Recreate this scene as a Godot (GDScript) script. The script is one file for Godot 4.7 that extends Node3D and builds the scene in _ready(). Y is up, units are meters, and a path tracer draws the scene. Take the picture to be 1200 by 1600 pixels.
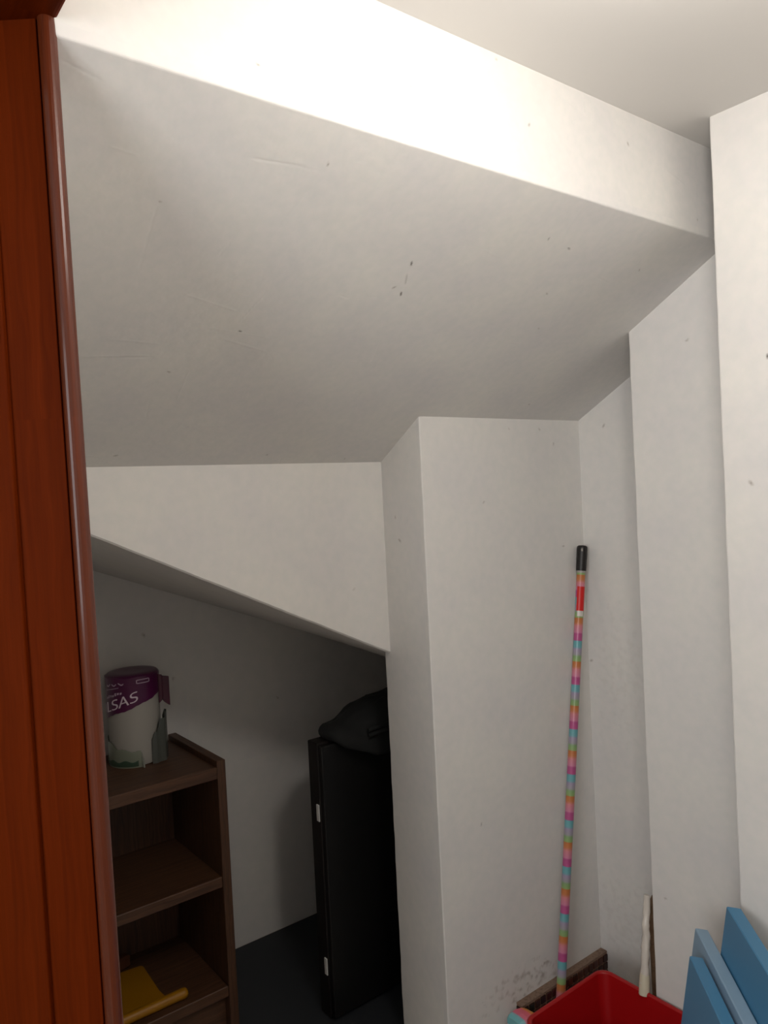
extends Node3D
# Under-stairs cupboard seen through its doorway. +X runs along the stair edge, -Z goes in under the stairs.

var rng := RandomNumberGenerator.new()
var M := {}
var names := {}

# ---------------------------------------------------------------- naming and tagging
func numbered(called: String) -> String:
	var k: int = names.get(called, -1) + 1
	names[called] = k
	return called if k == 0 else "%s_%03d" % [called, k]

func tag(o: Node, label: String, category: String, group := "") -> Node:
	o.set_meta("label", label)
	o.set_meta("category", category)
	if group != "":
		o.set_meta("group", group)
	return o

func structure(o: Node, label: String, category: String) -> Node:
	tag(o, label, category)
	o.set_meta("kind", "structure")
	return o

func base(called: String, at := Vector3.ZERO) -> Node3D:
	var o := Node3D.new()
	o.name = numbered(called)
	add_child(o)
	o.position = at
	return o

func start() -> SurfaceTool:
	var st := SurfaceTool.new()
	st.begin(Mesh.PRIMITIVE_TRIANGLES)
	return st

func build(st: SurfaceTool, called: String, m: Material, parent: Node = self) -> MeshInstance3D:
	var o := MeshInstance3D.new()
	o.name = numbered(called) if parent == self else called
	o.mesh = st.commit()
	o.material_override = m
	o.cast_shadow = GeometryInstance3D.SHADOW_CASTING_SETTING_ON
	parent.add_child(o, true)
	return o

# ---------------------------------------------------------------- mesh helpers
func tri(st: SurfaceTool, a: Vector3, b: Vector3, c: Vector3, n: Vector3, ua := Vector2.ZERO, ub := Vector2.ZERO, uc := Vector2.ZERO) -> void:
	if (b - a).cross(c - a).dot(n) > 0.0:
		var t := b; b = c; c = t
		var tu := ub; ub = uc; uc = tu
	st.set_normal(n); st.set_uv(ua); st.add_vertex(a)
	st.set_normal(n); st.set_uv(ub); st.add_vertex(b)
	st.set_normal(n); st.set_uv(uc); st.add_vertex(c)

func quad(st: SurfaceTool, a: Vector3, b: Vector3, c: Vector3, d: Vector3, n: Vector3, ua := Vector2.ZERO, ub := Vector2.ZERO, uc := Vector2.ZERO, ud := Vector2.ZERO) -> void:
	tri(st, a, b, c, n, ua, ub, uc)
	tri(st, a, c, d, n, ua, uc, ud)

# polygon whose corners are replaced by small arcs; each point carries 1 in .z where it may wobble
func rounded(pts: Array, radii: Array, steps := 3) -> Array:
	var out := []
	var n := pts.size()
	for i in n:
		var p: Vector2 = pts[i]
		var r: float = radii[i]
		if r <= 0.0:
			out.append(Vector3(p.x, p.y, 0))
			continue
		var d0: Vector2 = (pts[(i + n - 1) % n] - p).normalized()
		var d1: Vector2 = (pts[(i + 1) % n] - p).normalized()
		var a := p + d0 * r
		var b := p + d1 * r
		out.append(Vector3((p + d0 * (r + 0.012)).x, (p + d0 * (r + 0.012)).y, 0))
		for k in steps + 1:
			var t := float(k) / steps
			var q := a * (1 - t) * (1 - t) + p * 2 * t * (1 - t) + b * t * t
			out.append(Vector3(q.x, q.y, 1))
		out.append(Vector3((p + d1 * (r + 0.012)).x, (p + d1 * (r + 0.012)).y, 0))
	return out

func place(axis: String, t: float, p: Vector2) -> Vector3:
	match axis:
		"x": return Vector3(t, p.x, p.y)
		"y": return Vector3(p.x, t, p.y)
	return Vector3(p.x, p.y, t)

# a polygon pulled along an axis; uv = (distance along the axis, distance round the outline)
func prism(st: SurfaceTool, poly: Array, axis: String, t0: float, t1: float, segments := 1, wobble := 0.0, seed_ := 1) -> void:
	var flat := PackedVector2Array()
	for p in poly:
		flat.append(Vector2(p.x, p.y))
	var area := 0.0
	for i in flat.size():
		area += flat[i].cross(flat[(i + 1) % flat.size()])
	var sgn := 1.0 if area > 0.0 else -1.0
	var noise := FastNoiseLite.new()
	noise.seed = seed_
	noise.frequency = 9.0
	noise.fractal_octaves = 3
	var ring := func(t: float) -> Array:
		var out := []
		for i in flat.size():
			var p := flat[i]
			if wobble > 0.0 and poly[i].z > 0.5:
				var tangent := (flat[(i + 1) % flat.size()] - flat[i - 1]).normalized()
				p += Vector2(tangent.y, -tangent.x) * sgn * (noise.get_noise_2d(t, 3.0) - 0.3) * wobble
			out.append(place(axis, t, p))
		return out
	var prev: Array = ring.call(t0)
	var tp := t0
	for s in segments:
		var t := lerpf(t0, t1, float(s + 1) / segments)
		var cur: Array = ring.call(t)
		var v := 0.0
		for i in flat.size():
			var j := (i + 1) % flat.size()
			var e := flat[j] - flat[i]
			var v1 := v + e.length()
			var n2 := Vector2(e.y, -e.x).normalized() * sgn
			var n := place(axis, 0.0, n2)
			quad(st, prev[i], prev[j], cur[j], cur[i], n, Vector2(tp, v), Vector2(tp, v1), Vector2(t, v1), Vector2(t, v))
			v = v1
		prev = cur
		tp = t
	var idx := Geometry2D.triangulate_polygon(flat)
	for k in range(0, idx.size(), 3):
		for side in 2:
			var t := t0 if side == 0 else t1
			var n := place(axis, -1.0 if side == 0 else 1.0, Vector2.ZERO)
			tri(st, place(axis, t, flat[idx[k]]), place(axis, t, flat[idx[k + 1]]), place(axis, t, flat[idx[k + 2]]), n, flat[idx[k]], flat[idx[k + 1]], flat[idx[k + 2]])

# box with chamfered edges; uv runs along the longer side of each face, in metres
func cbox(st: SurfaceTool, xf: Transform3D, size: Vector3, c: float) -> void:
	var h := size * 0.5
	var off := Vector2(absf(xf.origin.x * 3.7 + xf.origin.y), absf(xf.origin.z * 2.3 + xf.origin.y * 5.1))
	var emit := func(pts: Array, n: Vector3) -> void:
		var an := n.abs()
		var k := 0
		if an.y > an.x and an.y >= an.z: k = 1
		elif an.z > an.x: k = 2
		var i := (k + 1) % 3
		var j := (k + 2) % 3
		if size[j] > size[i]:
			var t := i; i = j; j = t
		var w := []
		var uv := []
		for p in pts:
			w.append(xf * p)
			uv.append(Vector2(p[i], p[j]) + off)
		var wn := (xf.basis * n).normalized()
		for q in range(1, pts.size() - 1):
			tri(st, w[0], w[q], w[q + 1], wn, uv[0], uv[q], uv[q + 1])
	for k in 3:
		var i := (k + 1) % 3
		var j := (k + 2) % 3
		for s in [-1.0, 1.0]:
			var n := Vector3.ZERO
			n[k] = s
			var pts := []
			for q in [[-1, -1], [1, -1], [1, 1], [-1, 1]]:
				var p := Vector3.ZERO
				p[k] = s * h[k]
				p[i] = q[0] * (h[i] - c)
				p[j] = q[1] * (h[j] - c)
				pts.append(p)
			emit.call(pts, n)
	for k in 3:
		var i := (k + 1) % 3
		var j := (k + 2) % 3
		for si in [-1.0, 1.0]:
			for sj in [-1.0, 1.0]:
				var n := Vector3.ZERO
				n[i] = si
				n[j] = sj
				var pts := []
				for q in [[-1, 0], [1, 0], [1, 1], [-1, 1]]:
					var p := Vector3.ZERO
					p[k] = q[0] * (h[k] - c)
					p[i] = si * (h[i] - (c if q[1] == 1 else 0.0))
					p[j] = sj * (h[j] - (0.0 if q[1] == 1 else c))
					pts.append(p)
				emit.call(pts, n.normalized())
	for sx in [-1.0, 1.0]:
		for sy in [-1.0, 1.0]:
			for sz in [-1.0, 1.0]:
				emit.call([Vector3(sx * h.x, sy * (h.y - c), sz * (h.z - c)), Vector3(sx * (h.x - c), sy * h.y, sz * (h.z - c)), Vector3(sx * (h.x - c), sy * (h.y - c), sz * h.z)], Vector3(sx, sy, sz).normalized())

func box_between(st: SurfaceTool, a: Vector3, b: Vector3, c := 0.002) -> void:
	cbox(st, Transform3D(Basis(), (a + b) * 0.5), (b - a).abs(), c)

# rings of equal length joined into a skin with smooth normals; sharp where a ring is given twice
func loft(st: SurfaceTool, rings: Array, closed := true, cap0 := false, cap1 := false, turn := false) -> void:
	var n: int = rings[0].size()
	var m := rings.size()
	var dist := [0.0]
	for r in range(1, m):
		dist.append(dist[r - 1] + rings[r - 1][0].distance_to(rings[r][0]))
	var count := n if closed else n - 1
	var nrm := []
	for r in m:
		var row := []
		for i in n:
			row.append(Vector3.ZERO)
		nrm.append(row)
	for r in m - 1:
		for i in count:
			var j := (i + 1) % n
			var fn: Vector3 = (rings[r][j] - rings[r][i]).cross(rings[r + 1][i] - rings[r][i]) + (rings[r + 1][i] - rings[r + 1][j]).cross(rings[r][j] - rings[r + 1][j])
			if turn: fn = -fn
			for q in [[r, i], [r, j], [r + 1, i], [r + 1, j]]:
				nrm[q[0]][q[1]] += fn
	for r in m - 1:
		for i in count:
			var j := (i + 1) % n
			var fn: Vector3 = nrm[r][i] + nrm[r][j] + nrm[r + 1][i] + nrm[r + 1][j]
			for t in [[[r, i], [r, j], [r + 1, j]], [[r, i], [r + 1, j], [r + 1, i]]]:
				var vs := []
				for q in t:
					var u := float(q[1]) / n
					if j == 0 and q[1] == 0: u = 1.0
					vs.append([rings[q[0]][q[1]], nrm[q[0]][q[1]].normalized(), Vector2(u, dist[q[0]])])
				if (vs[1][0] - vs[0][0]).cross(vs[2][0] - vs[0][0]).dot(fn) > 0.0:
					var s = vs[1]; vs[1] = vs[2]; vs[2] = s
				for v in vs:
					st.set_normal(v[1]); st.set_uv(v[2]); st.add_vertex(v[0])
	for e in 2:
		if (e == 0 and not cap0) or (e == 1 and not cap1):
			continue
		var ring: Array = rings[0] if e == 0 else rings[m - 1]
		var inner: Array = rings[1] if e == 0 else rings[m - 2]
		var c := Vector3.ZERO
		var ci := Vector3.ZERO
		for i in n:
			c += ring[i] / n
			ci += inner[i] / n
		var cn: Vector3 = (ring[1] - ring[0]).cross(ring[2] - ring[1]).normalized()
		if cn.dot(c - ci) < 0.0: cn = -cn
		for i in n:
			tri(st, c, ring[i], ring[(i + 1) % n], cn, Vector2(0.5, dist[e * (m - 1)]), Vector2(0.5, dist[e * (m - 1)]), Vector2(0.5, dist[e * (m - 1)]))

func circle(c: Vector3, ax: Vector3, r: float, n := 24) -> Array:
	ax = ax.normalized()
	var u := ax.cross(Vector3(0.31, 0.12, 0.94)).normalized()
	var v := ax.cross(u)
	var out := []
	for i in n:
		var a := TAU * i / n
		out.append(c + (u * cos(a) + v * sin(a)) * r)
	return out

# stations [distance, radius] along a straight axis
func turned(st: SurfaceTool, from: Vector3, dir: Vector3, stations: Array, n := 24) -> void:
	var rings := []
	for s in stations:
		rings.append(circle(from + dir.normalized() * s[0], dir, s[1], n))
	loft(st, rings, true, true, true, true)

func round_rect(y: float, x0: float, x1: float, z0: float, z1: float, r: float, k := 5) -> Array:
	var out := []
	for c in [[x1 - r, z1 - r, 0.0], [x0 + r, z1 - r, 90.0], [x0 + r, z0 + r, 180.0], [x1 - r, z0 + r, 270.0]]:
		for i in k + 1:
			var a := deg_to_rad(c[2] + 90.0 * i / k)
			out.append(Vector3(c[0] + cos(a) * r, y, c[1] + sin(a) * r))
	return out

# ---------------------------------------------------------------- materials
func plain(c: Color, rough := 0.6, spec := 0.5) -> StandardMaterial3D:
	var m := StandardMaterial3D.new()
	m.albedo_color = c
	m.roughness = rough
	m.metallic_specular = spec
	return m

# painted plaster: mottled paint, trowel relief, and marks [u, v, half length, half width, angle, darkness] in metres,
# stains [u, v, ru, rv, strength] broken up by noise
func paint(seed_: int, su: float, sv: float, tint: Color, marks := [], stains := [], strokes := 40, density := 300.0) -> StandardMaterial3D:
	var w := int(su * density)
	var h := int(sv * density)
	var img := Image.create(w, h, false, Image.FORMAT_RGB8)
	var rel := Image.create(w, h, false, Image.FORMAT_L8)
	var broad := FastNoiseLite.new()
	broad.seed = seed_
	broad.frequency = 0.011
	broad.fractal_octaves = 4
	var fine := FastNoiseLite.new()
	fine.seed = seed_ + 7
	fine.frequency = 0.09
	fine.fractal_octaves = 3
	var grain := FastNoiseLite.new()
	grain.seed = seed_ + 13
	grain.frequency = 0.3
	for y in h:
		for x in w:
			var b := broad.get_noise_2d(x, y)
			var f := fine.get_noise_2d(x, y)
			var k := 1.0 + 0.022 * b + 0.012 * f
			img.set_pixel(x, y, Color(clampf(tint.r * k + 0.006 * f, 0, 1), clampf(tint.g * k, 0, 1), clampf(tint.b * (k - 0.012 * b), 0, 1)))
			var z := 0.5 + 0.16 * b + 0.13 * f + 0.07 * grain.get_noise_2d(x, y)
			rel.set_pixel(x, y, Color(z, z, z))
	for s in stains:
		var x0 := int((s[0] - s[2]) * density)
		var x1 := int((s[0] + s[2]) * density)
		var y0 := int((s[1] - s[3]) * density)
		var y1 := int((s[1] + s[3]) * density)
		for y in range(maxi(0, y0), mini(h, y1)):
			for x in range(maxi(0, x0), mini(w, x1)):
				var d := Vector2((x / density - s[0]) / s[2], (y / density - s[1]) / s[3]).length()
				var a: float = clampf(fine.get_noise_2d(x * 1.3 + 90, y * 1.3) * 1.6 + 0.35 - d * 0.75, 0, 1) * s[4]
				var c := img.get_pixel(x, y)
				img.set_pixel(x, y, c.lerp(Color(0.32, 0.26, 0.21), a))
	var r := RandomNumberGenerator.new()
	r.seed = seed_ * 31 + 5
	for i in strokes:
		stroke(rel, r.randf() * w, r.randf() * h, r.randf_range(4, 26), r.randf_range(0.5, 1.0), r.randf_range(-0.25, 0.25) + (PI / 2 if r.randf() < 0.2 else 0.0), Color.BLACK if r.randf() < 0.5 else Color.WHITE, 0.45)
	for i in strokes / 4:
		stroke(img, r.randf() * w, r.randf() * h, r.randf_range(0.5, 1.6), r.randf_range(0.4, 0.9), r.randf() * PI, Color(0.45, 0.41, 0.37), 0.5)
	for k in marks:
		stroke(img, k[0] * density, k[1] * density, k[2] * density, maxf(0.6, k[3] * density), k[4], Color(0.2, 0.18, 0.16), k[5])
		stroke(rel, k[0] * density, k[1] * density, k[2] * density, maxf(0.6, k[3] * density), k[4], Color.BLACK, k[5])
	var m := plain(Color.WHITE, 0.78, 0.35)
	m.albedo_texture = ImageTexture.create_from_image(img)
	m.heightmap_enabled = true
	m.heightmap_texture = ImageTexture.create_from_image(rel)
	m.heightmap_scale = 0.05
	m.uv1_scale = Vector3(1.0 / su, 1.0 / sv, 1)
	return m

func stroke(img: Image, cx: float, cy: float, half: float, wide: float, ang: float, col: Color, a: float) -> void:
	var d := Vector2(cos(ang), sin(ang))
	var reach := int(half + wide + 2)
	for y in range(maxi(0, int(cy) - reach), mini(img.get_height(), int(cy) + reach)):
		for x in range(maxi(0, int(cx) - reach), mini(img.get_width(), int(cx) + reach)):
			var p := Vector2(x - cx, y - cy)
			var along := absf(p.dot(d))
			var across := absf(p.cross(d))
			var k := clampf(1.3 - across / wide, 0, 1) * clampf((half - along) / 2.0 + 0.5, 0, 1)
			if k > 0.0:
				img.set_pixel(x, y, img.get_pixel(x, y).lerp(col, k * a))

# wood with the grain along u
func wood(seed_: int, dark: Color, light: Color, scale_u: float, scale_v: float, rough: float, coat: float) -> StandardMaterial3D:
	var w := 512
	var h := 512
	var img := Image.create(w, h, false, Image.FORMAT_RGB8)
	var a := FastNoiseLite.new()
	a.seed = seed_
	a.frequency = 0.01
	a.fractal_octaves = 4
	var b := FastNoiseLite.new()
	b.seed = seed_ + 3
	b.frequency = 0.02
	b.fractal_octaves = 2
	for y in h:
		for x in w:
			var bend := b.get_noise_2d(x * 0.5, y * 0.7) * 14.0
			var t := clampf(0.5 + 0.55 * a.get_noise_2d(x * 0.22, (y + bend) * 3.2) + 0.22 * a.get_noise_2d(x * 0.9, y * 21.0), 0, 1)
			img.set_pixel(x, y, dark.lerp(light, t))
	var m := plain(Color.WHITE, rough, 0.5)
	m.albedo_texture = ImageTexture.create_from_image(img)
	m.uv1_scale = Vector3(1.0 / scale_u, 1.0 / scale_v, 1)
	if coat > 0.0:
		m.clearcoat_enabled = true
		m.clearcoat = coat
		m.clearcoat_roughness = 0.16
	return m

# ---------------------------------------------------------------- the place
const CEIL := 2.205
const SOFFIT_SLOPE := 0.566
func soffit_y(z: float) -> float:
	return 1.6744 + SOFFIT_SLOPE * (z + 1.4656)

func _ready() -> void:
	rng.seed = 20240607
	# camera
	var cam := Camera3D.new()
	cam.name = "camera"
	add_child(cam)
	cam.transform = Transform3D(Basis(Vector3(0.7896, -0.0496, 0.6117), Vector3(0.0540, 0.9985, 0.0113), Vector3(-0.6113, 0.0241, 0.7910)).orthonormalized(), Vector3(0, 1.5, 0))
	cam.fov = 67.38
	cam.near = 0.02
	cam.current = true
	# sky outside the closed rooms, and the exposure
	var we := WorldEnvironment.new()
	we.name = "world_environment"
	var env := Environment.new()
	env.background_mode = Environment.BG_COLOR
	env.background_color = Color(0.5, 0.55, 0.6)
	env.tonemap_mode = Environment.TONE_MAPPER_LINEAR
	env.tonemap_exposure = 1.0
	env.sdfgi_enabled = true
	env.ssao_enabled = true
	env.ssil_enabled = true
	we.environment = env
	add_child(we)
	ceiling_lamp(Vector3(0.72, CEIL, -0.33), 0.34, "round opal lamp on the flat ceiling opposite the stair edge")
	added_passage_window(Vector3(-1.4, 1.10, 0.25), Vector2(0.95, 0.95), 2.3)

	make_materials()
	shell()
	doorway()
	tile_skirting()
	added_floor_sheet()
	shelf_unit()
	slim_cabinet()
	bag_pack()
	yellow_scraper()
	broom()
	red_dustpan()
	brown_pole()
	blue_boards()

func ceiling_lamp(at: Vector3, energy: float, label: String) -> void:
	var o := base("ceiling_lamp", at)
	tag(o, label, "lamp")
	var st := start()
	turned(st, Vector3.ZERO, Vector3.DOWN, [[0, 0.075], [0.014, 0.075], [0.022, 0.066], [0.024, 0.055], [0.034, 0.052]], 32)
	build(st, "holder", plain(Color(0.9, 0.9, 0.88), 0.4), o)
	var rings := []
	for i in 19:
		var a := PI * (i + 0.4) / 18.8
		rings.append(circle(Vector3(0, -0.125 + cos(a) * 0.095, 0), Vector3.DOWN, 0.10 * sin(a), 32))
	st = start()
	loft(st, rings, true, true, true, true)
	var glow := plain(Color(1, 0.98, 0.95), 0.4)
	glow.emission_enabled = true
	glow.emission = Color(1.0, 0.97, 0.93)
	glow.emission_energy_multiplier = 2.0
	build(st, "opal_globe", glow, o)
	var l := OmniLight3D.new()
	l.name = "globe_light"
	l.position = Vector3(0, -0.125, 0)
	l.light_color = Color(1.0, 0.975, 0.945)
	l.light_energy = energy
	l.light_size = 0.09
	l.omni_range = 8.0
	l.omni_attenuation = 2.0
	l.shadow_enabled = true
	o.add_child(l)

# added unseen window to lift the lower walls: frame, mullion, panes, soft fill light
func added_passage_window(at: Vector3, size: Vector2, energy: float) -> void:
	var o := base("window_1", at)
	structure(o, "added unseen frosted window in the passage that lifts the lower walls", "window")
	var h := size.x / 2
	var frame := plain(Color(0.88, 0.88, 0.86), 0.4)
	var st := start()
	box_between(st, Vector3(-0.07, 0, -h), Vector3(0.012, 0.045, h), 0.003)
	box_between(st, Vector3(-0.07, size.y - 0.045, -h), Vector3(0.012, size.y, h), 0.003)
	box_between(st, Vector3(-0.07, 0.045, -h), Vector3(0.012, size.y - 0.045, -h + 0.045), 0.003)
	box_between(st, Vector3(-0.07, 0.045, h - 0.045), Vector3(0.012, size.y - 0.045, h), 0.003)
	build(st, "window_frame", frame, o)
	st = start()
	box_between(st, Vector3(-0.06, 0.045, -0.02), Vector3(0.008, size.y - 0.045, 0.02), 0.003)
	build(st, "mullion", frame, o)
	var glow := plain(Color(0.9, 0.92, 0.93), 0.35)
	glow.emission_enabled = true
	glow.emission = Color(0.97, 0.985, 1.0)
	glow.emission_energy_multiplier = 0.5
	for z in [-1.0, 1.0]:
		st = start()
		box_between(st, Vector3(-0.03, 0.045, minf(z * 0.02, z * (h - 0.045))), Vector3(-0.022, size.y - 0.045, maxf(z * 0.02, z * (h - 0.045))), 0.001)
		build(st, "pane", glow, o)
	var l := AreaLight3D.new()
	l.name = "added_fill_light"
	l.position = Vector3(0.02, size.y / 2, 0)
	l.rotation.y = -PI / 2
	l.area_size = size - Vector2(0.09, 0.09)
	l.area_normalize_energy = true
	l.light_color = Color(0.985, 0.99, 1.0)
	l.light_energy = energy
	l.area_range = 9.0
	l.shadow_enabled = true
	o.add_child(l)

func make_materials() -> void:
	var white := Color(0.865, 0.855, 0.84)
	M.soffit = paint(3, 1.8, 1.6, white, [[0.902, 0.225, 0.0045, 0.001, 1.1, 0.8], [0.915, 0.262, 0.012, 0.0006, 1.1, 0.2], [0.927, 0.298, 0.0045, 0.001, 1.1, 0.85], [0.652, 0.44, 0.0025, 0.0013, 0.3, 0.7], [1.23, 0.12, 0.004, 0.001, 0.2, 0.5], [1.16, 0.11, 0.003, 0.001, 1.2, 0.4]], [], 130, 420.0)
	M.soffit.heightmap_scale = 0.10
	M.face = paint(11, 2.0, 2.2, white, [], [], 50)
	M.pier = paint(17, 2.3, 1.9, white, [[0.62, 0.16, 0.004, 0.001, 0.4, 0.3]], [[0.150, 0.27, 0.045, 0.14, 0.2], [0.13, 0.36, 0.035, 0.12, 0.22]], 60)
	M.right = paint(23, 2.3, 3.6, white, [[1.72, 2.19, 0.003, 0.0015, 0.2, 0.8], [1.1, 1.83, 0.007, 0.001, 0.9, 0.35], [1.0, 1.0, 0.003, 0.0012, 0.3, 0.5]], [[0.95, 1.12, 0.22, 0.10, 0.035], [1.0, 1.85, 0.03, 0.05, 0.12], [0.2, 1.1, 0.16, 0.2, 0.05]], 90)
	M.plain_wall = plain(white, 0.8, 0.35)
	M.back = paint(41, 2.3, 2.2, white, [], [], 40, 200.0)
	M.jamb = wood(5, Color(0.31, 0.098, 0.008), Color(0.385, 0.135, 0.014), 0.8, 0.22, 0.6, 0.0)
	M.jamb.metallic_specular = 0.12
	M.jamb_gloss = wood(5, Color(0.29, 0.12, 0.05), Color(0.37, 0.16, 0.07), 0.8, 0.22, 0.5, 0.7)
	M.jamb_gloss.metallic_specular = 0.2
	M.shelf = wood(9, Color(0.22, 0.14, 0.09), Color(0.40, 0.27, 0.185), 0.5, 0.16, 0.5, 0.0)
	M.floor = plain(Color(0.74, 0.70, 0.65), 0.4)  # pale tone chosen so the floor bounces light up the walls
	M.added_floor = plain(Color(0.15, 0.16, 0.175), 0.6)
	M.black = plain(Color(0.035, 0.03, 0.032), 0.5)
	M.black_brown = wood(15, Color(0.055, 0.035, 0.03), Color(0.085, 0.052, 0.045), 0.5, 0.16, 0.5, 0.0)
	M.red = plain(Color(0.62, 0.035, 0.05), 0.38)
	M.blue = plain(Color(0.26, 0.49, 0.64), 0.42)
	M.blue_grey = plain(Color(0.52, 0.63, 0.72), 0.5)

func shell() -> void:
	# floor and flat ceiling, carried on under the doorway into the passage
	var st := start()
	box_between(st, Vector3(-1.5, -0.1, -2.5), Vector3(2.1, 0, 1.5))
	structure(build(st, "floor", M.floor), "smooth beige floor of the cupboard and passage", "floor")
	st = start()
	box_between(st, Vector3(-1.5, CEIL, -2.5), Vector3(2.1, CEIL + 0.1, 1.5))
	structure(build(st, "ceiling", M.plain_wall), "flat white ceiling above the bright stair edge", "ceiling")
	# the right-hand wall with its two steps towards the room
	st = start()
	prism(st, rounded([Vector2(1.86, -2.45), Vector2(1.86, -1.127), Vector2(1.66, -1.127), Vector2(1.66, -0.75), Vector2(1.466, -0.75 - 0.044), Vector2(1.466, 0.45), Vector2(2.08, 0.45), Vector2(2.08, -2.45)], [0, 0, 0.004, 0, 0.005, 0, 0, 0]), "y", 0.0, CEIL, 90, 0.0014, 4)
	structure(build(st, "wall_right", M.right), "white plastered wall stepping forward in two corners", "wall")
	# the pier and wall piece with the tiled skirting
	st = start()
	prism(st, rounded([Vector2(1.240, -1.445), Vector2(1.90, -1.445), Vector2(1.90, -1.653), Vector2(1.256, -1.653)], [0.004, 0, 0, 0.004]), "y", 0.0, 1.72, 80, 0.0014, 9)
	structure(build(st, "wall_pier", M.pier), "white wall pier under the stairs behind the striped broom", "wall")
	# upper flight: sloping soffit and the upright edge that meets the ceiling
	st = start()
	prism(st, rounded([Vector2(soffit_y(-0.868), -0.868), Vector2(soffit_y(-1.70), -1.70), Vector2(CEIL + 0.02, -1.70), Vector2(CEIL + 0.02, -0.868)], [0.003, 0, 0, 0]), "x", 0.250, 1.9, 120, 0.0014, 14)
	structure(build(st, "stair_soffit", M.soffit), "white sloping underside of the stairs with a bright upright edge", "stair soffit")
	# lower flight: its side face and the twisted underside going back to the rear wall
	st = start()
	lower_flight(st)
	structure(build(st, "stair_side", M.face), "white stair side with slanting lower edge above dark recess", "stair side")
	st = start()
	box_between(st, Vector3(0.1, 0, -2.45), Vector3(2.05, CEIL, -2.357), 0.001)
	structure(build(st, "wall_back", M.back), "white plaster wall at the back of the dark recess", "wall")
	# wall with the doorway, and the rest of the closed shell
	st = start()
	prism(st, rounded([Vector2(0.10, -2.45), Vector2(0.255, -2.45), Vector2(0.255, -0.885), Vector2(0.10, -1.004)], [0, 0, 0, 0]), "y", 0.0, CEIL)
	box_between(st, Vector3(0.10, 2.09, -1.02), Vector3(0.255, CEIL, 0.06), 0.001)
	box_between(st, Vector3(0.10, 0, 0.05), Vector3(0.255, CEIL, 0.45), 0.001)
	structure(build(st, "wall_left", M.plain_wall), "white wall that holds the brown doorway", "wall")
	st = start()
	box_between(st, Vector3(0.10, 0, 0.4), Vector3(2.08, CEIL, 0.5), 0.001)
	structure(build(st, "wall_front", M.plain_wall), "white wall closing the cupboard opposite the stairs", "wall")
	st = start()
	box_between(st, Vector3(-1.5, 0, -1.5), Vector3(-1.4, 1.10, 1.4), 0.001)
	box_between(st, Vector3(-1.5, 2.05, -1.5), Vector3(-1.4, CEIL, 1.4), 0.001)
	box_between(st, Vector3(-1.5, 1.10, -1.5), Vector3(-1.4, 2.05, -0.225), 0.001)
	box_between(st, Vector3(-1.5, 1.10, 0.725), Vector3(-1.4, 2.05, 1.4), 0.001)
	structure(build(st, "wall_passage_far", M.plain_wall), "white passage wall facing the doorway", "wall")
	st = start()
	box_between(st, Vector3(-1.5, 0, -1.6), Vector3(0.10, CEIL, -1.5), 0.001)
	structure(build(st, "wall_passage_end", M.plain_wall), "white end wall of the passage outside", "wall")
	st = start()
	box_between(st, Vector3(-1.5, 0, 1.4), Vector3(0.2, CEIL, 1.5), 0.001)
	box_between(st, Vector3(0.10, 0, 0.45), Vector3(0.2, CEIL, 1.4), 0.001)
	structure(build(st, "wall_passage_side", M.plain_wall), "white passage wall beside the doorway", "wall")

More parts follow.
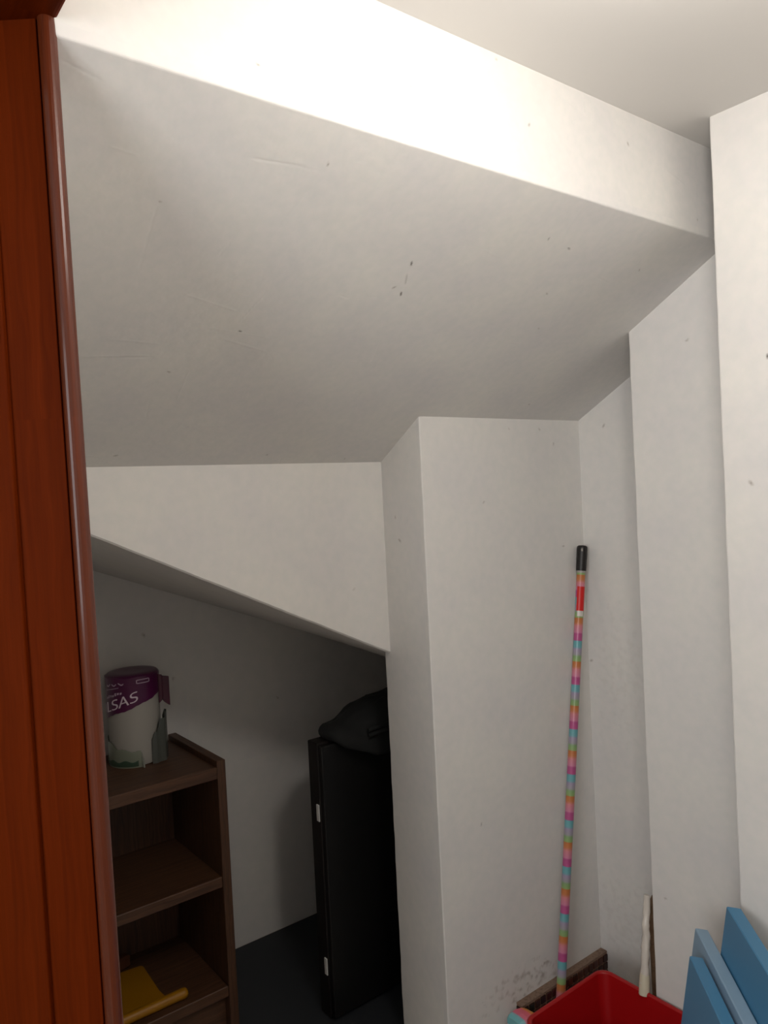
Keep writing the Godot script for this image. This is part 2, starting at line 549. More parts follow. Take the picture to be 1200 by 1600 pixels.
func lower_flight(st: SurfaceTool) -> void:
	var x0 := 0.250
	var x1 := 1.9
	var n := 90
	var noise := FastNoiseLite.new()
	noise.seed = 77
	noise.frequency = 8.0
	var zf := -1.625
	var zb := -2.40
	var front := func(x: float) -> float:
		return 1.438 - (x - 0.499) * 0.4875
	var rear := func(x: float) -> float:
		return 1.31 - (x - 0.727) * 0.397 - 0.006
	for i in n:
		var xa := lerpf(x0, x1, float(i) / n)
		var xb := lerpf(x0, x1, float(i + 1) / n)
		var ya: float = front.call(xa) + noise.get_noise_1d(xa) * 0.0015
		var yb: float = front.call(xb) + noise.get_noise_1d(xb) * 0.0015
		var c := 0.004
		# side face
		quad(st, Vector3(xa, 1.75, zf), Vector3(xb, 1.75, zf), Vector3(xb, yb + c, zf), Vector3(xa, ya + c, zf), Vector3.BACK, Vector2(xa, 1.75), Vector2(xb, 1.75), Vector2(xb, yb), Vector2(xa, ya))
		# worn arris
		quad(st, Vector3(xa, ya + c, zf), Vector3(xb, yb + c, zf), Vector3(xb, yb, zf - c), Vector3(xa, ya, zf - c), Vector3(0, -1, 1).normalized(), Vector2(xa, ya), Vector2(xb, yb), Vector2(xb, yb), Vector2(xa, ya))
		# underside in strips, turning slightly as it goes back
		var ra: float = rear.call(xa)
		var rb: float = rear.call(xb)
		for k in 6:
			var t0 := k / 6.0
			var t1 := (k + 1) / 6.0
			var z0 := lerpf(zf - c, zb, t0)
			var z1 := lerpf(zf - c, zb, t1)
			var nn := Vector3(-0.44, -1, 0).normalized()
			quad(st, Vector3(xa, lerpf(ya, ra, t0), z0), Vector3(xb, lerpf(yb, rb, t0), z0), Vector3(xb, lerpf(yb, rb, t1), z1), Vector3(xa, lerpf(ya, ra, t1), z1), nn, Vector2(xa, -z0), Vector2(xb, -z0), Vector2(xb, -z1), Vector2(xa, -z1))
	# back, top and ends close the solid
	quad(st, Vector3(x0, 1.75, zb), Vector3(x1, 1.75, zb), Vector3(x1, rear.call(x1), zb), Vector3(x0, rear.call(x0), zb), Vector3.FORWARD)
	quad(st, Vector3(x0, 1.75, zf), Vector3(x1, 1.75, zf), Vector3(x1, 1.75, zb), Vector3(x0, 1.75, zb), Vector3.UP)
	for x in [x0, x1]:
		quad(st, Vector3(x, 1.75, zf), Vector3(x, 1.75, zb), Vector3(x, rear.call(x), zb), Vector3(x, front.call(x), zf), Vector3.LEFT if x == x0 else Vector3.RIGHT)

func doorway() -> void:
	var o := base("door_1", Vector3(0.255, 0, -0.868))
	structure(o, "varnished red-brown wooden door frame with rounded edge", "door frame")
	var out := Vector2(-0.791, -0.612)          # along the splayed reveal, away from the cupboard
	var nrm := Vector2(-0.612, 0.791)           # out of the reveal, towards the opening
	var top := 2.03
	var P := func(s: float, d: float) -> Vector2:
		return out * s + nrm * d
	# the old frame is a little out of plumb: its foot stands about a finger's width inwards
	var lean := Basis(Vector3(0.611, 0, -0.791), -0.0085)
	o.transform = Transform3D(lean, o.position + Vector3(0, top, 0) - lean * Vector3(0, top, 0))
	# rounded bead on the cupboard side
	var pts := []
	for i in 13:
		var a := lerpf(-0.15, PI, i / 12.0)
		var q: Vector2 = P.call(0.0095 - cos(a) * 0.0095, sin(a) * 0.011 - 0.002)
		pts.append(Vector3(q.x, q.y, 0))
	var q1: Vector2 = P.call(0.019, -0.03)
	var q2: Vector2 = P.call(0.014, -0.03)
	pts.append(Vector3(q1.x, q1.y, 0))
	pts.append(Vector3(q2.x, q2.y, 0))
	var st := start()
	prism(st, pts, "y", 0.0, top, 1)
	build(st, "edge_bead", M.jamb_gloss, o)
	# the reveal board, then the proud board nearer the passage
	st = start()
	prism(st, rounded([P.call(0.020, 0.002), P.call(0.078, 0.002), P.call(0.078, -0.03), P.call(0.020, -0.03)], [0.0012, 0, 0, 0]), "y", 0.0, top, 1)
	build(st, "reveal_board", M.jamb, o)
	st = start()
	prism(st, rounded([P.call(0.0745, 0.009), P.call(0.20, 0.009), P.call(0.20, -0.025), P.call(0.0745, -0.025)], [0.003, 0.003, 0, 0]), "y", 0.0, top, 1)
	var stop := build(st, "stop_board", M.jamb, o)
	st = start()
	var kp: Vector2 = P.call(0.088, 0.009)
	turned(st, Vector3(kp.x, 1.69, kp.y), Vector3(nrm.x, 0, nrm.y), [[-0.002, 0.0095], [0.0015, 0.0095], [0.003, 0.007]], 20)
	build(st, "screw_plug", M.jamb, stop)
	# head of the frame
	st = start()
	prism(st, rounded([Vector2(0.004, top), Vector2(-0.17, top), Vector2(-0.17, top + 0.06), Vector2(0.004, top + 0.06)], [0.008, 0.003, 0, 0.003], 4), "z", -0.15, 0.92)
	build(st, "head", M.jamb, o)
	# the other post, behind the right edge of the view
	st = start()
	prism(st, rounded([Vector2(0.004, 0.868 + 0.05), Vector2(-0.17, 0.868 + 0.05), Vector2(-0.17, 0.868 + 0.02), Vector2(0.004, 0.868 + 0.02)], [0, 0, 0.003, 0.006]), "y", 0.0, top, 1)
	build(st, "opposite_post", M.jamb, o)

func tile_skirting() -> void:
	# mosaic skirting on the pier: mortar body, capping, and small square tiles
	var x0 := 1.487
	var x1 := 1.858
	var zf := -1.421
	var o := base("baseboard_back", Vector3(x0, 0, -1.445))
	structure(o, "short skirting of small dark brown mosaic tiles", "baseboard")
	var st := start()
	box_between(st, Vector3(0, 0, 0), Vector3(x1 - x0, 0.099, zf + 1.445 - 0.0022), 0.001)
	build(st, "mortar_bed", plain(Color(0.56, 0.45, 0.37), 0.9), o)
	st = start()
	var noise := FastNoiseLite.new()
	noise.seed = 8
	box_between(st, Vector3(-0.001, 0.0985, 0), Vector3(x1 - x0, 0.1035, zf + 1.445 - 0.001), 0.0012)
	var cap := paint(61, 0.4, 0.4, Color(0.52, 0.43, 0.37), [], [[0.2, 0.2, 0.2, 0.2, 0.5]], 30, 700.0)
	build(st, "capping", cap, o)
	var tones := []
	for i in 5:
		var k := 0.75 + 0.14 * i
		var m := plain(Color(0.21 * k, 0.105 * k, 0.075 * k), 0.3)
		tones.append(m)
	var pitch := 0.0232
	var tile := start()
	cbox(tile, Transform3D(), Vector3(0.0190, 0.0200, 0.005), 0.0012)
	var mesh := tile.commit()
	for r in 4:
		for c in 16:
			var t := MeshInstance3D.new()
			t.name = "tile"
			t.mesh = mesh
			t.material_override = tones[rng.randi() % 5]
			t.position = Vector3(0.0122 + c * pitch, 0.0125 + r * 0.0242, zf + 1.445 - 0.001 + rng.randf_range(-0.0006, 0.0006))
			t.rotation = Vector3(rng.randf_range(-0.02, 0.02), rng.randf_range(-0.02, 0.02), rng.randf_range(-0.03, 0.03))
			o.add_child(t, true)
	# two tiles turn the corner at the free end
	for r in 4:
		var t := MeshInstance3D.new()
		t.name = "tile"
		t.mesh = mesh
		t.material_override = tones[rng.randi() % 5]
		t.position = Vector3(-0.001, 0.0125 + r * 0.0242, 0.0112)
		t.rotation = Vector3(0, PI / 2, 0)
		o.add_child(t, true)

func added_floor_sheet() -> void:  # thin sheet added as the dark recess floor, over the pale one
	var o := base("added_floor_sheet", Vector3(0.938, 0, -2.352))
	tag(o, "added dark blue-grey sheet standing for the dark floor of the recess", "added_floor")
	var st := start()
	box_between(st, Vector3(0, 0, 0), Vector3(0.90, 0.004, 0.69), 0.0015)
	build(st, "sheet", M.added_floor, o)

func shelf_unit() -> void:
	var x0 := 0.335
	var x1 := 0.935
	var zf := -2.0
	var zb := -2.352
	var o := base("shelf_unit", Vector3(x0, 0, zb))
	tag(o, "low open brown wooden shelf unit against the back wall", "shelf unit")
	var w := x1 - x0
	var d := zf - zb
	for x in [0.0, w - 0.026]:
		var st := start()
		box_between(st, Vector3(x, 0, 0), Vector3(x + 0.026, 0.772, d), 0.0015)
		build(st, "side_panel", M.shelf, o)
	var st := start()
	box_between(st, Vector3(0.026, 0.03, 0.0), Vector3(w - 0.026, 0.75, 0.006), 0.0005)
	build(st, "back_panel", M.shelf, o)
	st = start()
	box_between(st, Vector3(0.026, 0.722, 0.006), Vector3(w - 0.026, 0.755, d), 0.002)
	build(st, "top_board", M.shelf, o)
	for y in [0.413, 0.10]:
		st = start()
		box_between(st, Vector3(0.026, y, 0.006), Vector3(w - 0.026, y + 0.03, d - 0.004), 0.002)
		build(st, "shelf_board", M.shelf, o)
	st = start()
	box_between(st, Vector3(0.026, 0, d - 0.05), Vector3(w - 0.026, 0.099, d - 0.03), 0.001)
	build(st, "plinth", M.shelf, o)

func slim_cabinet() -> void:
	var o := base("slim_cabinet", Vector3(1.147, 0.0042, -1.90))
	tag(o, "slim black cabinet with small white hinge plates behind the pier", "cabinet")
	var st := start()
	box_between(st, Vector3(0, 0, 0), Vector3(0.60, 0.795, 0.052), 0.002)
	build(st, "body", M.black_brown, o)
	st = start()
	box_between(st, Vector3(0, 0.012, 0.054), Vector3(0.60, 0.79, 0.074), 0.002)
	var door := build(st, "door", M.black, o)
	for y in [0.57, 0.125]:
		st = start()
		box_between(st, Vector3(-0.003, y, 0.034), Vector3(0.001, y + 0.048, 0.047), 0.0008)
		var h := build(st, "hinge_plate", plain(Color(0.85, 0.85, 0.84), 0.35), door)
		h.set_meta("label", "white hinge plate")
	# dark cloth bag slumped on its top and over the front
	var b := base("cloth_bag", Vector3(1.41, 0.800, -1.855))
	tag(b, "dark folded cloth bag slumped on the slim black cabinet", "bag")
	var noise := FastNoiseLite.new()
	noise.seed = 50
	noise.frequency = 6.0
	var rings := []
	var nv := 22
	var nu := 72
	for j in nv + 1:
		var ring := []
		var ph := lerpf(-PI / 2 + 0.03, PI / 2 - 0.03, float(j) / nv)
		for i in nu:
			var th := TAU * i / nu
			var cx := signf(cos(th)) * pow(absf(cos(th)), 0.8)
			var cz := signf(sin(th)) * pow(absf(sin(th)), 0.8)
			var rr := pow(cos(ph), 0.6)
			var p := Vector3(cx * rr * 0.235, 0.048 + sin(ph) * 0.048, cz * rr * 0.092)
			p.y *= 1.0 + 0.35 * clampf(p.x / 0.2, -0.9, 0.6)
			var f := noise.get_noise_3d(p.x * 1.0, p.y * 4.0, p.z)
			p += Vector3(cx * 0.5, maxf(0.0, sin(ph)), cz) * (f * 0.016 + 0.004 * sin(p.y * 150.0 + p.x * 22.0) * cos(ph))
			p.y = maxf((p.y - 0.022) * 1.28, 0.0005)
			if p.z > 0.036:
				# the cloth sags over the front edge of the cabinet
				p.y -= (p.z - 0.036) * 0.95 * (1.0 - clampf(p.y / 0.09, 0, 1))
			ring.append(p)
		rings.append(ring)
	st = start()
	loft(st, rings, true, true, true)
	build(st, "cloth", plain(Color(0.035, 0.045, 0.048), 0.85), b)
	st = start()
	for k in 2:
		var pts := []
		for i in 17:
			var t := i / 16.0
			pts.append(Vector3(lerpf(-0.14, 0.1, t), 0.012 + 0.016 * k + 0.010 * sin(t * PI), 0.088 + 0.010 * sin(t * PI)))
		var rg := []
		for i in 17:
			var dir: Vector3 = (pts[mini(i + 1, 16)] - pts[maxi(i - 1, 0)]).normalized()
			rg.append(circle(pts[i], dir, 0.006, 10))
		loft(st, rg, true, true, true, true)
	build(st, "fold", plain(Color(0.04, 0.052, 0.055), 0.85), b)

func on_roll(r: float, s: float, y: float, face: Vector2) -> Vector3:
	# s metres round the roll from the point that faces the doorway, to the right
	var a := s / 0.075
	var right := Vector2(-face.y, face.x) * -1.0
	var d := face * cos(a) + right * sin(a)
	return Vector3(d.x * r, y, d.y * r)

# shell patch on the roll between two heights that vary with s, with thickness
func sheet(st: SurfaceTool, face: Vector2, r: float, thick: float, s0: float, s1: float, low: Callable, high: Callable, n := 40) -> void:
	var rings := []
	for i in n + 1:
		var s := lerpf(s0, s1, float(i) / n)
		var ya: float = low.call(s)
		var yb: float = high.call(s)
		var ring := []
		for k in 5:
			ring.append(on_roll(r + thick, s, lerpf(ya, yb, k / 4.0), face))
		for k in 5:
			ring.append(on_roll(r, s, lerpf(yb, ya, k / 4.0), face))
		rings.append(ring)
	loft(st, rings, true, true, true)

func bag_pack() -> void:
	var at := Vector3(0.768, 0.7552, -2.24)
	var o := base("garbage_bag_pack", at)
	tag(o, "torn purple pack around a white roll on the shelf unit", "bag roll")
	var face := Vector2(-0.768, 2.24).normalized()
	var H := 0.262
	var st := start()
	turned(st, Vector3(0, 0.001, 0), Vector3.UP, [[0, 0.066], [0.004, 0.0715], [0.05, 0.0725], [0.12, 0.0735], [0.17, 0.0735], [0.23, 0.073], [H - 0.012, 0.071], [H - 0.004, 0.066], [H - 0.003, 0.02]], 40)
	build(st, "roll", plain(Color(0.63, 0.615, 0.585), 0.7), o)
	var purple := plain(Color(0.31, 0.07, 0.25), 0.33)
	var cut := func(s: float) -> float:
		return 0.172 + 0.33 * clampf(s, -0.11, 0.075) + 0.0008 * sin(s * 310.0) + 0.0015 * sin(s * 83.0)
	st = start()
	sheet(st, face, 0.0745, 0.0015, -0.2356, 0.2356, cut, func(s): return H - 0.006 + 0.002 * sin(s * 90.0), 72)
	var sleeve := build(st, "printed_sleeve", purple, o)
	st = start()
	turned(st, Vector3(0, H - 0.009, 0), Vector3.UP, [[0, 0.0755], [0.004, 0.0745], [0.009, 0.069], [0.011, 0.05], [0.009, 0.02]], 40)
	build(st, "sleeve_top", purple, sleeve)
	# flap of the sleeve standing off to the right
	st = start()
	var flap := []
	for i in 9:
		var t := i / 8.0
		var p := on_roll(0.0765 + 0.024 * t + 0.004 * sin(t * 9.0), 0.088 + 0.014 * t, 0, face)
		flap.append([p + Vector3(0, 0.165 + 0.012 * sin(t * 5.0), 0), p + Vector3(0, 0.250 - 0.012 * t, 0), p + Vector3(0.0015, 0.250 - 0.012 * t, 0.0015), p + Vector3(0.0015, 0.165 + 0.012 * sin(t * 5.0), 0.0015)])
	loft(st, flap, true, true, true)
	build(st, "sleeve_flap", plain(Color(0.27, 0.07, 0.16), 0.4), sleeve)
	# lettering bent round the sleeve
	lettering(sleeve, "BOLSAS", 0.029, -0.158, 0.012, 0.182, 0.33, face, Color(0.86, 0.80, 0.84))
	st = start()
	for k in 3:
		var s := -0.085 + k * 0.022
		sheet(st, face, 0.076, 0.0007, s, s + 0.016, func(q): return 0.234 + 0.003 * sin(q * 260.0) + 0.12 * (q + 0.08), func(q): return 0.2375 + 0.003 * sin(q * 260.0) + 0.12 * (q + 0.08), 10)
	sheet(st, face, 0.076, 0.0007, 0.012, 0.046, func(q): return 0.238, func(q): return 0.2405, 10)
	sheet(st, face, 0.076, 0.0007, 0.012, 0.046, func(q): return 0.2475, func(q): return 0.250, 10)
	sheet(st, face, 0.076, 0.0007, 0.0095, 0.012, func(q): return 0.239, func(q): return 0.249, 2)
	sheet(st, face, 0.076, 0.0007, 0.046, 0.0485, func(q): return 0.239, func(q): return 0.249, 2)
	sheet(st, face, 0.076, 0.0007, -0.09, -0.04, func(q): return 0.226 + 0.2 * (q + 0.06), func(q): return 0.2275 + 0.2 * (q + 0.06), 10)
	for k in 7:
		var s := -0.088 + k * 0.0085
		sheet(st, face, 0.076, 0.0007, s, s + 0.0055, func(q): return 0.222 + 0.30 * q + 0.0008 * (k % 3), func(q): return 0.2275 + 0.30 * q + 0.0018 * ((k * 2) % 3), 4)
	build(st, "printed_mark", plain(Color(0.72, 0.62, 0.70), 0.5), sleeve)
	# torn remains of the film round the foot of the roll
	var film := plain(Color(0.50, 0.52, 0.46), 0.28)
	st = start()
	sheet(st, face, 0.0755, 0.0015, -0.2, 0.012, func(s): return 0.0, func(s): return 0.052 - 0.26 * (s + 0.03) + 0.003 * sin(s * 140.0) + 0.0025 * sin(s * 57.0 + 1.0) + 0.0008 * sin(s * 611.0), 60)
	var fo := build(st, "torn_film", film, o)
	st = start()
	sheet(st, face, 0.077, 0.0012, -0.2, 0.004, func(s): return 0.004, func(s): return 0.019 + 0.003 * sin(s * 150.0), 40)
	build(st, "printed_band", plain(Color(0.22, 0.30, 0.24), 0.35), fo)
	st = start()
	var fold := []
	for i in 7:
		var t := i / 6.0
		var p := on_roll(0.0765 + 0.012 * t, 0.012 + 0.004 * t, 0, face)
		fold.append([p + Vector3(0, 0.0, 0), p + Vector3(0, 0.042 - 0.03 * t, 0), p + Vector3(0.002, 0.042 - 0.03 * t, 0.001), p + Vector3(0.002, 0, 0.001)])
	loft(st, fold, true, true, true)
	build(st, "film_edge", plain(Color(0.66, 0.67, 0.62), 0.25), fo)
	st = start()
	var side := []
	for i in 13:
		var t := i / 12.0
		var p := on_roll(0.0765 + 0.014 * sin(t * PI * 0.9) + 0.003 * sin(t * 17.0), 0.045 + 0.075 * t, 0, face)
		var hi := 0.07 + 0.07 * sin(t * 2.2) + 0.008 * sin(t * 23.0)
		side.append([p, p + Vector3(0, hi, 0), p + Vector3(0.0012, hi, 0.0008), p + Vector3(0.0012, 0, 0.0008)])
	loft(st, side, true, true, true)
	build(st, "torn_film", plain(Color(0.33, 0.34, 0.32), 0.22), o)

func lettering(parent: Node, text: String, size: float, s0: float, s1: float, y: float, slope: float, face: Vector2, col: Color) -> void:
	var tm := TextMesh.new()
	var f := SystemFont.new()
	f.font_names = PackedStringArray(["Droid Sans"])
	tm.font = f
	tm.text = text
	tm.font_size = 64
	tm.pixel_size = 0.01
	tm.depth = 0.02
	tm.curve_step = 2.0
	var box := tm.get_aabb()
	var arr := tm.get_mesh_arrays()
	var v: PackedVector3Array = arr[Mesh.ARRAY_VERTEX]
	var ind: PackedInt32Array = arr[Mesh.ARRAY_INDEX]
	var st := start()
	var kx := (s1 - s0) / box.size.x
	var ky := size / box.size.y
	for i in range(0, ind.size(), 3):
		var pts := []
		for k in 3:
			var p := v[ind[i + k]]
			var s := s0 + (p.x - box.position.x) * kx
			pts.append(on_roll(0.0757 + (0.0014 if p.z > 0.0 else 0.0), s, y + slope * s + (p.y - box.position.y) * ky + 0.004, face))
		var n: Vector3 = (pts[1] - pts[0]).cross(pts[2] - pts[0])
		if n.length() < 1e-12:
			continue
		n = n.normalized()
		var mid: Vector3 = (pts[0] + pts[1] + pts[2]) / 3.0
		if n.dot(Vector3(mid.x, 0, mid.z)) < 0.0: n = -n
		tri(st, pts[0], pts[1], pts[2], n)
	build(st, "lettering", plain(col, 0.5), parent)

func yellow_scraper() -> void:
	var o := base("plastic_scraper", Vector3(0.70, 0.1305, -2.05))
	tag(o, "yellow plastic scraper lying on the lowest shelf board", "scraper")
	var m := plain(Color(0.62, 0.42, 0.02), 0.4)
	var st := start()
	prism(st, rounded([Vector2(-0.085, -0.215), Vector2(0.052, -0.20), Vector2(0.045, -0.05), Vector2(0.05, 0.01), Vector2(-0.085, 0.015)], [0.008, 0.012, 0, 0, 0], 4), "y", 0.0, 0.012)
	build(st, "blade", m, o)
	st = start()
	var dir := Vector3(1, 0, 0.0)
	turned(st, Vector3(-0.09, 0.0145, 0.012), dir, [[0, 0.010], [0.003, 0.0135], [0.18, 0.0145], [0.187, 0.013], [0.191, 0.008]], 16)
	build(st, "bar", m, o)
	st = start()
	cbox(st, Transform3D(Basis(Vector3.UP, 0.25), Vector3(-0.02, 0.019, -0.235)), Vector3(0.10, 0.036, 0.028), 0.006)
	build(st, "grip", plain(Color(0.36, 0.20, 0.10), 0.5), o)

func broom() -> void:
	var foot := Vector3(1.588, 0.060, -1.381)
	var top := Vector3(1.8325, 1.318, -1.4285)
	var o := base("broom", Vector3(foot.x, 0, foot.z))
	tag(o, "broom with striped rainbow stick and black cap in the wall corner", "broom")
	var dir := (top - foot).normalized()
	var L := top.distance_to(foot)
	var off := -Vector3(foot.x, 0, foot.z)
	# printed sleeve of the stick: bands that run into each other
	var img := Image.create(8, 256, false, Image.FORMAT_RGB8)
	var stops := [[0.0, Color(0.727, 0.431, 0.237)], [0.10, Color(0.739, 0.458, 0.271)], [0.17, Color(0.790, 0.494, 0.516)], [0.33, Color(0.772, 0.484, 0.599)], [0.36, Color(0.674, 0.300, 0.502)], [0.51, Color(0.700, 0.319, 0.520)], [0.525, Color(0.385, 0.629, 0.651)], [0.66, Color(0.416, 0.632, 0.661)], [0.71, Color(0.611, 0.561, 0.655)], [0.83, Color(0.594, 0.580, 0.608)], [0.88, Color(0.499, 0.622, 0.427)], [0.985, Color(0.538, 0.638, 0.408)], [1.0, Color(0.727, 0.431, 0.237)]]
	for y in 256:
		var t := 1.0 - y / 256.0
		var c := Color.WHITE
		for k in stops.size() - 1:
			if t >= stops[k][0] and t <= stops[k + 1][0]:
				c = stops[k][1].lerp(stops[k + 1][1], (t - stops[k][0]) / (stops[k + 1][0] - stops[k][0]))
		for x in 8:
			img.set_pixel(x, y, c)
	var rainbow := plain(Color.WHITE, 0.3)
	rainbow.albedo_texture = ImageTexture.create_from_image(img)
	rainbow.uv1_scale = Vector3(1, 1.0 / 0.1245, 1)
	rainbow.uv1_offset = Vector3(0, 0.40, 0)
	var st := start()
	turned(st, foot + off, dir, [[0, 0.0125], [0.3, 0.0125], [0.8, 0.0125], [L - 0.072, 0.0125]], 24)
	var stick := build(st, "stick", rainbow, o)
	st = start()
	turned(st, foot + off, dir, [[L - 0.080, 0.0131], [L - 0.072, 0.0131]], 24)
	build(st, "collar", plain(Color(0.62, 0.60, 0.58), 0.4), stick)
	st = start()
	turned(st, foot + off, dir, [[L - 0.074, 0.0142], [L - 0.07, 0.0147], [L - 0.01, 0.0155], [L - 0.003, 0.0145], [L, 0.011]], 28)
	var cap := build(st, "end_cap", plain(Color(0.07, 0.06, 0.055), 0.42), o)
	# hanging slot on the cap, coloured pale to give its white highlight
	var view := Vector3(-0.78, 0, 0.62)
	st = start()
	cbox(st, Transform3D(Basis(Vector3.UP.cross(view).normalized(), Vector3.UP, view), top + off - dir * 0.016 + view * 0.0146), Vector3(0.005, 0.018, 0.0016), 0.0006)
	build(st, "slot_highlight", plain(Color(0.55, 0.53, 0.50), 0.5), cap)
	# red sticker with a white tip, wrapped on the stick below the cap
	var u := view - dir * view.dot(dir)
	u = u.normalized()
	var v := dir.cross(u)
	for part in [["red_sticker", L - 0.190, L - 0.120, Color(0.78, 0.11, 0.10), 0.95], ["sticker_tip", L - 0.206, L - 0.190, Color(0.80, 0.78, 0.75), 0.7]]:
		var rings := []
		for i in 13:
			var a: float = lerpf(-part[4], part[4], i / 12.0) + 0.25
			var d := u * cos(a) + v * sin(a)
			var p0: Vector3 = foot + off + dir * part[1]
			var p1: Vector3 = foot + off + dir * part[2]
			rings.append([p0 + d * 0.0126, p0 + d * 0.0134, p1 + d * 0.0134, p1 + d * 0.0126])
		st = start()
		loft(st, rings, true, true, true)
		build(st, part[0], plain(part[3], 0.35), stick)
	# head: striped shell over dark blue bristles
	var head := StandardMaterial3D.new()
	var him := Image.create(256, 4, false, Image.FORMAT_RGB8)
	var hs := [[0.0, Color(0.42, 0.70, 0.72)], [0.035, Color(0.50, 0.68, 0.70)], [0.045, Color(0.80, 0.42, 0.50)], [0.11, Color(0.84, 0.38, 0.44)], [0.13, Color(0.86, 0.50, 0.22)], [0.17, Color(0.88, 0.60, 0.24)], [0.21, Color(0.72, 0.70, 0.32)], [0.35, Color(0.42, 0.70, 0.72)], [0.6, Color(0.80, 0.30, 0.56)], [1.0, Color(0.88, 0.47, 0.20)]]
	for x in 256:
		var t := x / 255.0
		var c := Color.WHITE
		for k in hs.size() - 1:
			if t >= hs[k][0] and t <= hs[k + 1][0]:
				c = hs[k][1].lerp(hs[k + 1][1], (t - hs[k][0]) / (hs[k + 1][0] - hs[k][0]))
		for y in 4:
			him.set_pixel(x, y, c)
	head.albedo_texture = ImageTexture.create_from_image(him)
	head.roughness = 0.35
	var rings := []
	var x0 := -0.158
	var x1 := 0.158
	var outline := [Vector2(0.076, -0.034), Vector2(0.098, -0.034), Vector2(0.106, -0.026), Vector2(0.108, 0.0), Vector2(0.106, 0.026), Vector2(0.098, 0.034), Vector2(0.076, 0.034)]
	st = start()
	for i in 41:
		var t := i / 40.0
		var e := clampf(minf(t, 1.0 - t) * 14.0, 0.0, 1.0)
		var ring := []
		for p in outline:
			var lift := 0.038 * (1.0 - smoothstep(0.12, 0.32, t))
			var back := -0.022 * clampf(1.0 - t * 5.0, 0.0, 1.0)
			ring.append(Vector3(lerpf(x0, x1, t), 0.044 + lift + (p.x - 0.076) * (0.6 + 0.4 * sqrt(e)), back + p.y * (0.68 + 0.2 * sqrt(e))))
		rings.append(ring)
	loft_uv_along(st, rings)
	build(st, "head_shell", head, o)
	st = start()
	var tuft := RandomNumberGenerator.new()
	tuft.seed = 71
	for r in 5:
		for c in 26:
			var bx := lerpf(-0.148, 0.148, c / 25.0)
			var bz := lerpf(-0.026, 0.026, r / 4.0)
			var flare := Vector3(bx * 0.12 + tuft.randf_range(-0.003, 0.003), 0, bz * 0.10 + tuft.randf_range(-0.002, 0.002))
			var a := Vector3(bx, 0.046, bz)
			var b := Vector3(bx, 0.001, bz) + flare
			loft(st, [circle(a, a - b, 0.0055, 6), circle(b, a - b, 0.0065, 6)], true, true, true)
	var br := build(st, "bristles", plain(Color(0.03, 0.13, 0.26), 0.55), o)
	br.set_meta("kind", "stuff")

func loft_uv_along(st: SurfaceTool, rings: Array) -> void:
	# like loft, with u along the rings' row instead of round them
	var m := rings.size()
	var n: int = rings[0].size()
	for r in m - 1:
		for i in n:
			var j := (i + 1) % n
			var a: Vector3 = rings[r][i]
			var b: Vector3 = rings[r][j]
			var c: Vector3 = rings[r + 1][j]
			var d: Vector3 = rings[r + 1][i]
			var nn := (b - a).cross(d - a).normalized()
			var mid := (a + b + c + d) / 4.0
			var u_mid := float(r) / m
			if nn.dot(mid - Vector3(mid.x, 0.06 if u_mid > 0.25 else 0.09, 0)) < 0.0: nn = -nn
			var u0 := float(r) / (m - 1)
			var u1 := float(r + 1) / (m - 1)
			quad(st, a, b, c, d, nn, Vector2(u0, 0.5), Vector2(u0, 0.5), Vector2(u1, 0.5), Vector2(u1, 0.5))
	for e in [0, m - 1]:
		for i in range(1, n - 1):
			tri(st, rings[e][0], rings[e][i], rings[e][i + 1], Vector3.LEFT if e == 0 else Vector3.RIGHT, Vector2(0.01, 0.5), Vector2(0.01, 0.5), Vector2(0.01, 0.5))

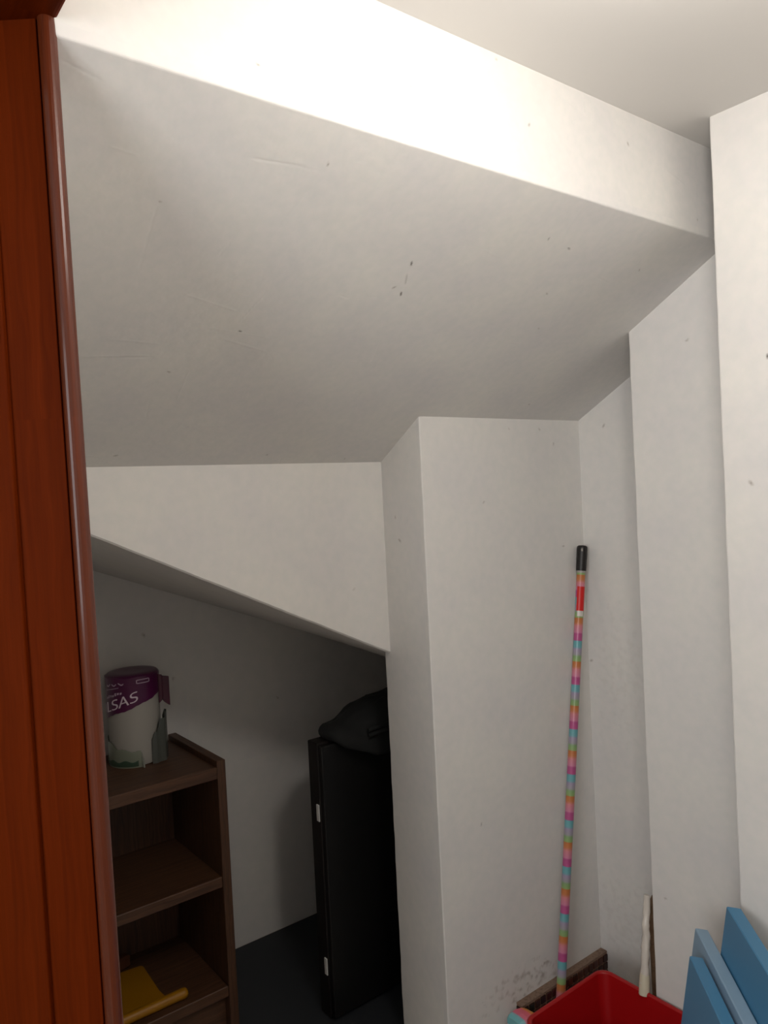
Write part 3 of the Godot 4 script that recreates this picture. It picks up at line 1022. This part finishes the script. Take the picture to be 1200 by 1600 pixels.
func red_dustpan() -> void:
	var x0 := 1.335
	var x1 := 1.653
	var z0 := -1.285
	var z1 := -0.975
	var o := base("dustpan_bin", Vector3((x0 + x1) / 2, 0, (z0 + z1) / 2))
	tag(o, "red plastic dustpan bin with short white handle beside the broom", "dustpan")
	var c := o.position
	var rr := func(y: float, inset: float, r: float) -> Array:
		var ring := round_rect(y, x0 + inset, x1 - inset, z0 + inset, z1 - inset, r)
		for i in ring.size():
			ring[i] -= Vector3(c.x, 0, c.z)
		return ring
	var st := start()
	loft(st, [rr.call(0.0, 0.034, 0.03), rr.call(0.004, 0.031, 0.03), rr.call(0.19, 0.007, 0.03), rr.call(0.196, 0.007, 0.03)], true, true, false, true)
	loft(st, [rr.call(0.196, 0.007, 0.03), rr.call(0.196, 0.0, 0.034), rr.call(0.204, 0.0, 0.034), rr.call(0.207, 0.003, 0.032), rr.call(0.207, 0.008, 0.028), rr.call(0.203, 0.011, 0.026)], true, false, false, true)
	loft(st, [rr.call(0.203, 0.011, 0.026), rr.call(0.012, 0.036, 0.024), rr.call(0.007, 0.042, 0.02)], true, false, true, true)
	build(st, "pan", M.red, o)
	# handle of the pan: socket gripping the rim, pole wrapped in white film leaning into the recess
	var a := Vector3(1.647, 0.196, -1.152)
	var b := Vector3(1.705, 0.425, -1.172)
	var dir := (b - a).normalized()
	st = start()
	turned(st, a - c * Vector3(1, 0, 1), dir, [[0, 0.0125], [0.002, 0.0135], [0.04, 0.013], [0.05, 0.0115]], 20)
	var pole := build(st, "handle_socket", plain(Color(0.80, 0.77, 0.68), 0.4), o)
	st = start()
	var rings := []
	var noise := FastNoiseLite.new()
	noise.seed = 4
	noise.frequency = 30.0
	for i in 27:
		var t := i / 26.0
		var p := a.lerp(b, 0.12 + 0.88 * t) - Vector3(c.x, 0, c.z)
		var ring := circle(p, dir, 0.0115 - 0.0035 * t, 18)
		for k in ring.size():
			var q: Vector3 = ring[k]
			ring[k] = q + (q - p).normalized() * noise.get_noise_3d(q.x * 1.5, q.y, q.z * 1.5) * 0.005
		rings.append(ring)
	loft(st, rings, true, true, true, true)
	build(st, "handle_pole", plain(Color(0.83, 0.80, 0.76), 0.25), pole)
	# clear cup lying in the pan
	var cup := base("plastic_cup", Vector3(1.50, 0.0125, -1.14))
	tag(cup, "clear plastic cup standing inside the red dustpan bin", "cup")
	var clear := plain(Color(0.85, 0.75, 0.74, 0.14), 0.08)
	clear.transparency = BaseMaterial3D.TRANSPARENCY_ALPHA
	st = start()
	var prof := [[0.0, 0.026], [0.001, 0.027], [0.08, 0.034], [0.125, 0.0375], [0.128, 0.0395], [0.130, 0.039], [0.129, 0.0372]]
	var cr := []
	for s in prof:
		cr.append(circle(Vector3(0, s[0], 0), Vector3.UP, s[1], 32))
	loft(st, cr, true, true, false, true)
	build(st, "cup_wall", clear, cup)

func brown_pole() -> void:
	var a := Vector3(1.735, 0.0, -1.165)
	var b := Vector3(1.748, 0.405, -1.182)
	var o := base("wooden_pole", a)
	tag(o, "short brown wooden pole standing in the recess behind the wall corner", "pole")
	var st := start()
	turned(st, Vector3.ZERO, b - a, [[0, 0.017], [0.30, 0.0165], [0.36, 0.015], [0.39, 0.010], [0.404, 0.004]], 18)
	build(st, "shaft", wood(19, Color(0.42, 0.33, 0.24), Color(0.56, 0.46, 0.35), 0.4, 0.2, 0.6, 0.0), o)

func blue_boards() -> void:
	var D := Vector3(0.70, 0, -0.714).normalized()
	var N := Vector3(0.714, 0, 0.70).normalized()
	var tilt := deg_to_rad(9.0)
	var U := Vector3.UP * cos(tilt) + N * sin(tilt)
	var T := D.cross(U).normalized()
	if T.dot(N) < 0.0: T = -T
	var list := [
		[Vector3(1.358, 0.557, -0.842), 0.026, M.blue, "blue painted board, lowest of the three leaning boards"],
		[Vector3(1.441, 0.565, -0.878), 0.026, M.blue_grey, "pale grey-blue board leaning between two deeper blue boards"],
		[Vector3(1.419, 0.652, -0.795), 0.028, M.blue, "tallest blue painted board leaning on the white wall corner"]]
	for e in list:
		var top_far: Vector3 = e[0]
		var th: float = e[1]
		var hgt := top_far.y / U.y
		var foot := top_far - U * hgt
		var o := base("painted_board", foot)
		tag(o, e[3], "board", "blue boards leaning on the right wall")
		var ln := 0.46
		var st := start()
		var bas := Basis(-D, U, T)
		cbox(st, Transform3D(bas, U * (hgt / 2 + 0.003) - D * (ln / 2) + T * (th / 2)), Vector3(ln, hgt - 0.004, th), 0.0018)
		build(st, "panel", e[2], o)
